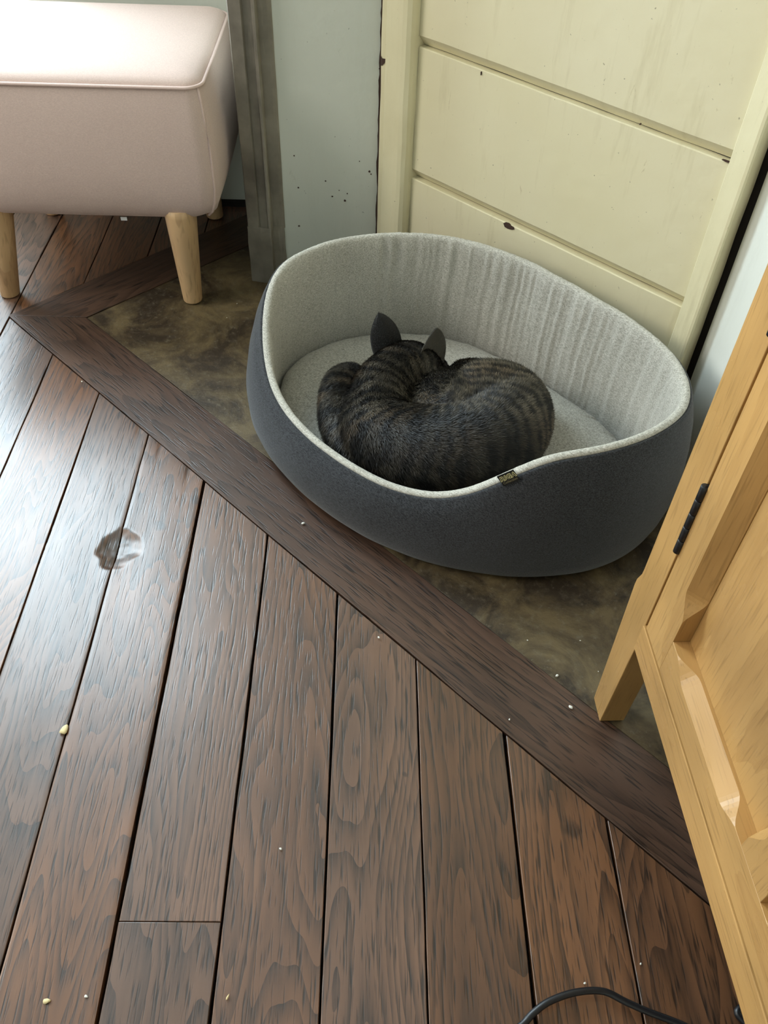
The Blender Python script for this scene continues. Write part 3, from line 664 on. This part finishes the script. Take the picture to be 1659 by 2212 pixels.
for pa, pb in ((D0 + SW + .0003, MU[0] - .0003), (MU[1] + .0003, D1 - SW - .0003)):
    upright(box('panel', (pa, RC, RZ1 + .0004), (pb, RC + .006, TZ0 - .0004), M_OAK, door))
stile(MU[0], MU[1], .013, .013, RZ1 + .0003, TZ0 - .0003, RZ1 + .012, TZ0 - .012, 'mullion')
# black butt hinges in the gap
for hz0, hz1 in ((.360, .455), (.62, .715)):
    hg = box('hinge', (.0545, .002, hz0), (.0577, .025, hz1), M_BLACK, door)
    for k in range(5):
        L = (hz1 - hz0) / 5; za = hz0 + k * L + .0005; zb = hz0 + (k + 1) * L - .0005
        rings('knuckle', [[(.0559 + r * math.cos(a), -.0010 + r * math.sin(a), z) for a in [2 * math.pi * j / 14 for j in range(14)]] for z, r in ((za, .0036), (za + .0005, .0041), (zb - .0005, .0041), (zb, .0036))], M_BLACK, hg)
# ------------------------------------------------------------------ cable and crumbs
cpts = [(-.05, .18, .0042), (-.030, .235, .0045), (-.023, .267, .006), (-.0215, .282, .009), (-.016, .302, .012), (-.002, .327, .014), (.018, .349, .013), (.041, .359, .010), (.063, .369, .007), (.093, .384, .0045), (.125, .395, .0042), (.150, .402, .0042), (.163, .417, .0042), (.152, .432, .0042), (.130, .436, .0042), (.140, .455, .0042), (.18, .47, .0042), (.26, .46, .0042)]
cb_ = empty('power_cable', (.02, .34, 0))
tag(tube('cable', [(p[0], p[1], p[2]) for p in spline(cpts, 10)], .0037, plain('black_rubber', srgb(20, 21, 25), .38), None, n=12), 'black rubber cable looping across the oak floorboards', 'cable')
bpy.data.objects.remove(cb_)
bpy.data.objects['cable'].name = 'power_cable'
M_CR = plain('pale_crumb', srgb(226, 206, 156), .7); M_WH = plain('white_crumb', srgb(226, 224, 214), .7)
def crumb(x, y, sx, sy, sz, mat, label, group=None, rz=0., z0=.0003, seed=0):
    bm = bmesh.new(); bmesh.ops.create_icosphere(bm, subdivisions=2, radius=1)
    for v in bm.verts:
        v.co *= 1 + .35 * noise.noise(v.co * 1.6 + Vector((seed * 3, 0, 0))); v.co.x *= sx; v.co.y *= sy; v.co.z *= sz
        if sx > sy * 1.5: v.co.y *= 1 - .4 * v.co.x / sx
    zm = min(v.co.z for v in bm.verts)
    for v in bm.verts: v.co.z -= zm
    m_ = bpy.data.meshes.new('crumb'); bm.to_mesh(m_); bm.free()
    return tag(link('crumb', m_, mat, None, (x, y, z0), rz, True), label, 'crumb', group)
crumb(-.648, .110, .0080, .0046, .002, M_CR, 'largest pale yellow flake beside a plank joint on the floor', rz=math.radians(120), seed=1)
crumb(-.387, -.067, .0042, .0026, .0014, M_CR, 'small pale seed like crumb on an oak floorboard', rz=math.radians(50), seed=2)
crumb(-.362, -.036, .0022, .0013, .001, M_WH, 'tiny white speck lying by the pale seed like crumb', rz=.4, seed=3)
crumb(-.258, .068, .0032, .0010, .001, M_CR, 'thin pale splinter just past the board end joint', rz=math.radians(110), seed=4)
for i, (x, y, s) in enumerate([(-.209, .606, .0032), (-.704, .568, .0028), (-.255, .533, .0016), (-.467, .501, .002)]):
    crumb(x, y, s, s * .7, s * .5, M_WH, ['white flake on the dark border board near cabinet leg', 'white flake on the dark border board near the cat bed', 'tiny white speck on the border board by its parquet edge', 'pale speck at the border board joint with parquet'][i], seed=5 + i, rz=i, z0=.0008)
HS = [(-.317, .651, .0012, 'tiny white speck on hearth stone close to the border board'), (-.252, .634, .0026, 'small white fluff in the joint between hearth stone and border board'), (-.216, .681, .0010, 'tiny white speck on hearth stone beside the cabinet leg'), (-.264, .705, .0012, 'tiny white speck out in the open part of the hearth stone'), (-1.262, .879, .0013, 'tiny pale speck on hearth stone under the footstool side'), (-1.236, .832, .0011, 'tiny pale speck on hearth stone between footstool and cat bed')]
for i, (x, y, q_, lb) in enumerate(HS): crumb(x, y, q_, q_ * .7, q_ * .5, M_WH, lb, seed=12 + i, rz=i * 1.3, z0=-.0012)
for i, (x, y, s) in enumerate([(-.337, .208, .0018), (0.0, .346, .0016), (.032, .405, .0013), (-1.253, .508, .002)]):
    crumb(x, y, s, s * .7, s * .5, M_WH, ['tiny white speck out on a parquet board beyond the board end joint', 'tiny white speck on the parquet just behind the cable loop', 'tiny white speck on the parquet board closest to the cabinet', 'tiny white speck in the parquet corner towards the footstool'][i], seed=30 + i, rz=i)
